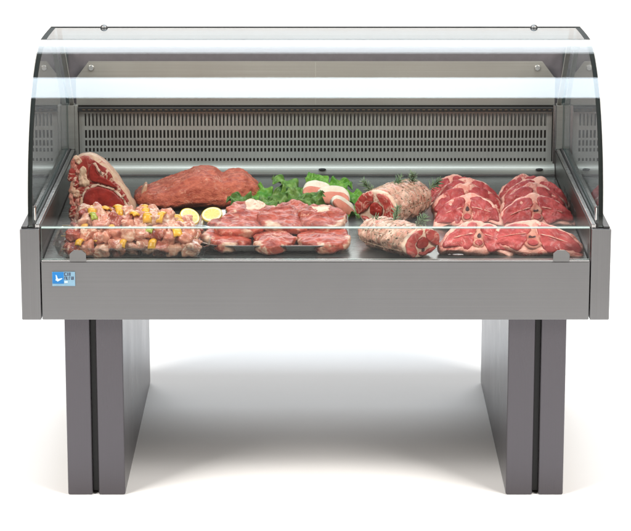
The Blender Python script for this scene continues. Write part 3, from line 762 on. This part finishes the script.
# ------------------------------------------------------------------ rolled roasts
def sprig(loc, rot, label, seed, l=.05):
    r_ = random.Random(seed); bm = bmesh.new()
    tube(bm, [(0, 0, 0), (.002, .001, l*.5), (0, .003, l)], .0010, 5, .0006)
    for i in range(34):
        z = l*(.12+.88*i/33); a = i*2.4+r_.uniform(-.3, .3); el = r_.uniform(.5, .95)*(1 if i < 28 else 1.3)
        q = r_.uniform(.014, .022)*(1.15 if i < 27 else .8)
        d = Vector((math.cos(a)*math.cos(el), math.sin(a)*math.cos(el), math.sin(el)))
        p = Vector((0, .001, z)); tube(bm, [p, p+d*q*.55, p+d*q+Vector((0, 0, -.001))], .0018, 4, .0007)
    return tag(obj('rosemary_sprig', bm, M['rosemary'], None, True, loc=loc, rot=rot), label, 'rosemary', 'rosemary sprigs on the rolled roasts')
def roast(loc, yaw, L, r, seed, label, mirror, sx=1.0):
    t = thing('rolled_roast', label, 'rolled roast', loc, (0, 0, yaw), 'netted rolled roasts'); t.scale = (sx, 1, 1)
    # local: axis along +y, cut face at y=0 facing -y
    bm = bmesh.new(); rows = []; n = 72; J = 46
    for j in range(J+1):
        v = j/J; y = v*L
        k = 1.0 if v < .78 else math.sqrt(max(0.0, 1-((v-.78)/.22)**2)*.94+.06*(1-v)/.22)
        k *= 1-.04*abs(math.cos(v*PI*8.6)) if v > .04 else .95
        k *= .93+.09*math.sin(PI*min(1, v+.12))
        rows.append([bm.verts.new((r*k*1.06*math.cos(2*PI*i/n)*(1-.025*math.cos(7*2*PI*i/n)), y, r*k*.96*math.sin(2*PI*i/n)*(1-.025*math.cos(7*2*PI*i/n)))) for i in range(n)])
    for a, b in zip(rows, rows[1:]):
        for i in range(n): bm.faces.new((a[i], a[(i+1) % n], b[(i+1) % n], b[i]))
    bm.faces.new(rows[0]); bm.faces.new(rows[-1]); bmesh.ops.recalc_face_normals(bm, faces=bm.faces[:])
    displace(bm, .0065, 30, seed); displace(bm, .0028, 110, seed+1)
    obj('body', bm, M['roastskin'], t, True)
    m = -1 if mirror else 1
    cf = obj('cut_face', slab([(r*1.0*math.cos(2*PI*i/14)*(1+.03*math.sin(3*i)), r*.93*math.sin(2*PI*i/14)) for i in range(14)], .016, 72, .006, .0045, 45, seed+2, bulge=.003), M['fatpale'], t, True, loc=(0, -.002, 0))
    def mus(name, pts, mt, s, y=-.010, th=.010):
        obj(name, slab([(m*x*r, z*r) for x, z in pts], th, 60, .0040, .0028, 55, s, bulge=.0015), mt, cf, True, loc=(0, y, 0))
    mus('muscle', [(-.97, -.25), (-.95, .25), (-.68, .68), (-.22, .84), (-.14, .50), (-.30, .12), (-.55, -.10), (-.80, -.30)], M['roastmeat'], seed+3)
    mus('muscle', [(.02, .80), (.38, .78), (.74, .52), (.96, .05), (.90, -.50), (.55, -.84), (.38, -.50), (.46, .0), (.26, .42)], M['roastmeat'], seed+4)
    mus('muscle', [(-.28, .02), (-.15, .32), (.12, .36), (.36, .12), (.34, -.22), (.05, -.32), (-.20, -.22)], M['beef'], seed+5, -.011)
    mus('muscle', [(-.70, -.42), (-.45, -.62), (-.10, -.80), (.22, -.72), (.18, -.52), (-.15, -.55), (-.45, -.40)], M['roastmeat'], seed+6)
    mus('pocket', [(-.10, -.36), (.04, -.34), (.06, -.50), (-.06, -.56)], M['hole'], seed+7, -.0125, .009)
    # netting
    bm = bmesh.new()
    for k in range(8):
        v = .06+.105*k; kk = 1.0 if v < .78 else math.sqrt(max(.1, 1-((v-.78)/.22)**2))
        kk *= .93+.09*math.sin(PI*min(1, v+.12)); tube(bm, [(r*kk*1.055*math.cos(2*PI*i/40), v*L+.003*math.sin(i*.9+k), r*kk*.955*math.sin(2*PI*i/40)) for i in range(41)], .0008, 5)
    for a in range(7):
        an = 2*PI*a/7; pts = []
        for k in range(20):
            v = .02+.92*k/19; kk = 1.0 if v < .78 else math.sqrt(max(.1, 1-((v-.78)/.22)**2)); kk *= .93+.09*math.sin(PI*min(1, v+.12))
            pts.append((r*kk*1.055*math.cos(an), v*L, r*kk*.955*math.sin(an)))
        tube(bm, pts, .0008, 5)
    obj('netting', bm, M['string'], t, True)
    return t
# rear one runs back to the right, front one runs back to the left
roast((.168, .375, deckz(.40)+.054), -R(32), .225, .056, 41, 'rear rolled roast with its cut face turned to the left', False, 1.10)
roast((.268, .070, deckz(.08)+.0405), R(40), .205, .0415, 51, 'front rolled roast against the low glass, cut face to the right', True, 1.42)
for i, (x, y, z, rx, ry, lab) in enumerate((
    (.158, .405, .738, -.1, -.2, 'leftmost of four rosemary sprigs standing on the rear rolled roast'),
    (.212, .440, .738, .0, .15, 'second rosemary sprig from the left on the rear rolled roast'),
    (.264, .500, .736, .1, -.1, 'third rosemary sprig from the left on the rear rolled roast'),
    (.312, .545, .722, .1, .3, 'rightmost of four rosemary sprigs standing on the rear rolled roast'),
    (.150, .215, .690, .3, -.3, 'leftmost of four rosemary sprigs on the front rolled roast'),
    (.205, .140, .710, .1, .1, 'second rosemary sprig from the left on the front rolled roast'),
    (.258, .100, .709, .0, -.15, 'third rosemary sprig from the left on the front rolled roast'),
    (.322, .130, .684, .1, .35, 'rightmost of four rosemary sprigs, beside the front lamb chops'))):
    sprig((x, y, z-.010), (rx*2.2+(-.5 if i % 3 == 1 else .25), ry*2.2+(.45 if i % 2 else -.3), i*.4), lab, 60+i, .044+.006*(i % 3))

# ------------------------------------------------------------------ saddle chops
def make_chop(label, seed):
    hx = ((seed*37) % 10-5)*.0006
    t = thing('lamb_chop', label, 'lamb chop', group='butterflied lamb chops in two columns')
    rj = random.Random(seed); BE = rj.uniform(.5, 1.8)
    half = [(0, .106), (.022, .101), (.050, .090), (.078, .071), (.099, .044), (.108, .020), (.105, .004), (.090, .000), (.072, .005), (.045, .002), (.022, -.004)]
    jit = lambda q: (q[0]*rj.uniform(.95, 1.05), q[1]+rj.uniform(-.0045, .0045))
    ol = [jit(q) for q in half+[(0, -.004)]+[(-x, z) for x, z in half[::-1][:-1]]]
    obj('fat_rim', slab(ol, .027, 130, .008, .0050, 34, seed, bend=BE), M['lambfat'], t, True)
    for s in (-1, 1):
        kx = rj.uniform(-.005, .005); e = [(.007, .086+kx), (.032, .091), (.060, .079), (.086, .055), (.100, .030), (.098, .014), (.078, .016), (.056, .013), (.032, .004), (.018, .020), (.011, .050)]
        obj('eye_muscle', slab([(s*x*rj.uniform(.96, 1.03), z+rj.uniform(-.003, .002)) for x, z in e], .014, 70, .005, .0034, 55, seed+2+s, bulge=.002, y0=-.0095, bend=BE), M['lambmeat'], t, True)
        rb = [(.018, .057), (.040, .0515), (.070, .041), (.069, .0400), (.040, .0498), (.018, .0550)]
        obj('membrane_glint', slab([(s*x, z) for x, z in rb], .003, 44, .0008, .0015, 90, seed+5+s, y0=-.0180, bend=BE), M['lambfat'], t, True)  # pale strip: membrane, with its thin specular line put into the colour
    obj('vertebra', slab([(.0, .076), (.009, .062), (.016, .050), (.014, .036), (.018, .024), (.010, .012), (0, .009), (-.010, .012), (-.018, .024), (-.014, .036), (-.016, .050), (-.009, .062)], .016, 60, .005, .0028, 60, seed+9, bulge=.001, y0=-.010, bend=BE), M['bone'], t, True)
    obj('marrow_hole', slab([(.006+hx, .050), (hx, .055+hx*4), (-.006+hx, .050), (-.004+hx*2, .043), (.004, .044)], .004, 32, .0015, .0004, 90, 1, y0=-.0185, bend=BE), M['hole'], t, True)
    obj('disc', slab([(.011*math.cos(2*PI*i/10), .027+.010*math.sin(2*PI*i/10)) for i in range(10)], .005, 36, .002, .0006, 90, seed+4, y0=-.0185, bend=BE), M['lambmeat'], t, True)
    return t
protos = []
def place_chop(first, x, y, z, lean, roll, yaw, sc, label):
    if first is None:
        t = make_chop(label, 70+7*len(protos)); protos.append(t)
    else:
        t = first.copy(); COL.objects.link(t); t['label'] = label
        for c in first.children:
            d = c.copy(); COL.objects.link(d); d.parent = t
    t.location = (x+rnd.uniform(-.006, .006), y, z); t.rotation_euler = (-lean, roll+rnd.uniform(-.07, .07), yaw+rnd.uniform(-.14, .14)); t.scale = (sc[0], 1.12, sc[1]*.94)
    return t
names = ['rearmost', 'fourth from the front', 'third from the front', 'second from the front', 'frontmost']
rowsY = [.640, .560, .480, .370, .092]
for cI, (cn, xs_, xoff) in enumerate((('left', (.395, .420, .420, .413, .418), 0), ('right', (.590, .605, .600, .594, .566), 0))):
    for k in range(5):
        first = None
        sc = [(.78, .80), (.88, .92), (.92, .96), (.88 if cI == 0 else 1.0, 1.0), (.92 if cI == 0 else 1.25, .93)][k]
        place_chop(first, xs_[k], rowsY[k], deckz(rowsY[k])+[.014, .012, .010, .002, .003][k], R([44, 38, 38, 36, 36][k]), [-.14, .04, .02, -.02, .03][k]+.03*cI, [.1, -.08, .04, .0, -.03][k], sc,
                   '%s lamb chop in the %s column of chops' % (names[k], cn))

# ------------------------------------------------------------------ camera
cam = bpy.data.cameras.new('camera'); co = bpy.data.objects.new('camera', cam); COL.objects.link(co)
cam.sensor_width = 36; cam.lens = 36*2620/631; cam.clip_end = 200; cam.clip_start = .1
co.location = (0, -6.5128, 2.1771); co.rotation_euler = (PI/2-math.radians(13.4), 0, 0)
cam.shift_x = 0.0
S.camera = co

# ------------------------------------------------------------------ light
w = bpy.data.worlds.new('World'); S.world = w; w.use_nodes = True
bg = w.node_tree.nodes['Background']; bg.inputs[0].default_value = (1, .86, .76, 1); bg.inputs[1].default_value = .19
def area(name, loc, target, sx, sy, L, col=(1, 1, 1)):
    l = bpy.data.lights.new(name, 'AREA'); l.shape = 'RECTANGLE'; l.size = sx; l.size_y = sy; l.energy = L*sx*sy*PI; l.color = col
    o = bpy.data.objects.new(name, l); COL.objects.link(o); o.location = loc
    d = Vector(target)-Vector(loc); o.rotation_euler = d.to_track_quat('-Z', 'Y').to_euler(); return o
def refl_lamp(name, P, el0, el1, dist, L, length, col):
    a = math.radians((el0+el1)/2); h = 2*dist*math.tan(math.radians((el1-el0)/2))
    loc = Vector((0, P[0]-dist*math.cos(a), P[1]+dist*math.sin(a)))
    return area(name, loc, (0, P[0], P[1]), length, h, L, col)
COOL = (.80, .91, 1.0)
refl_lamp('softbox_rear', (.38, 1.133), 138, 165, 2.6, 4.4, 2.6, (.86, .94, 1.0))
refl_lamp('softbox_overhead', (.19, 1.055), 87.3, 107.8, 2.4, 12.6, 2.6, COOL)
for sx_ in (-1, 1): area('softbox_front', (sx_*3.2, -2.3, 4.1), (0, .3, .3), 2.2, 2.2, 24.0, (1, .955, .90))
area('backdrop_light', (0, 6.1, 3.6), (0, 6.15, 0), 11, 1.4, 7, (1, .96, .92))

S.view_settings.view_transform = 'Standard'; S.view_settings.look = 'None'; S.view_settings.exposure = -0.2; S.view_settings.gamma = 1
cy = S.cycles
cy.max_bounces = 10; cy.transparent_max_bounces = 32; cy.glossy_bounces = 6; cy.diffuse_bounces = 5
cy.use_denoising = True; cy.caustics_reflective = False; cy.caustics_refractive = False; cy.sample_clamp_indirect = 6
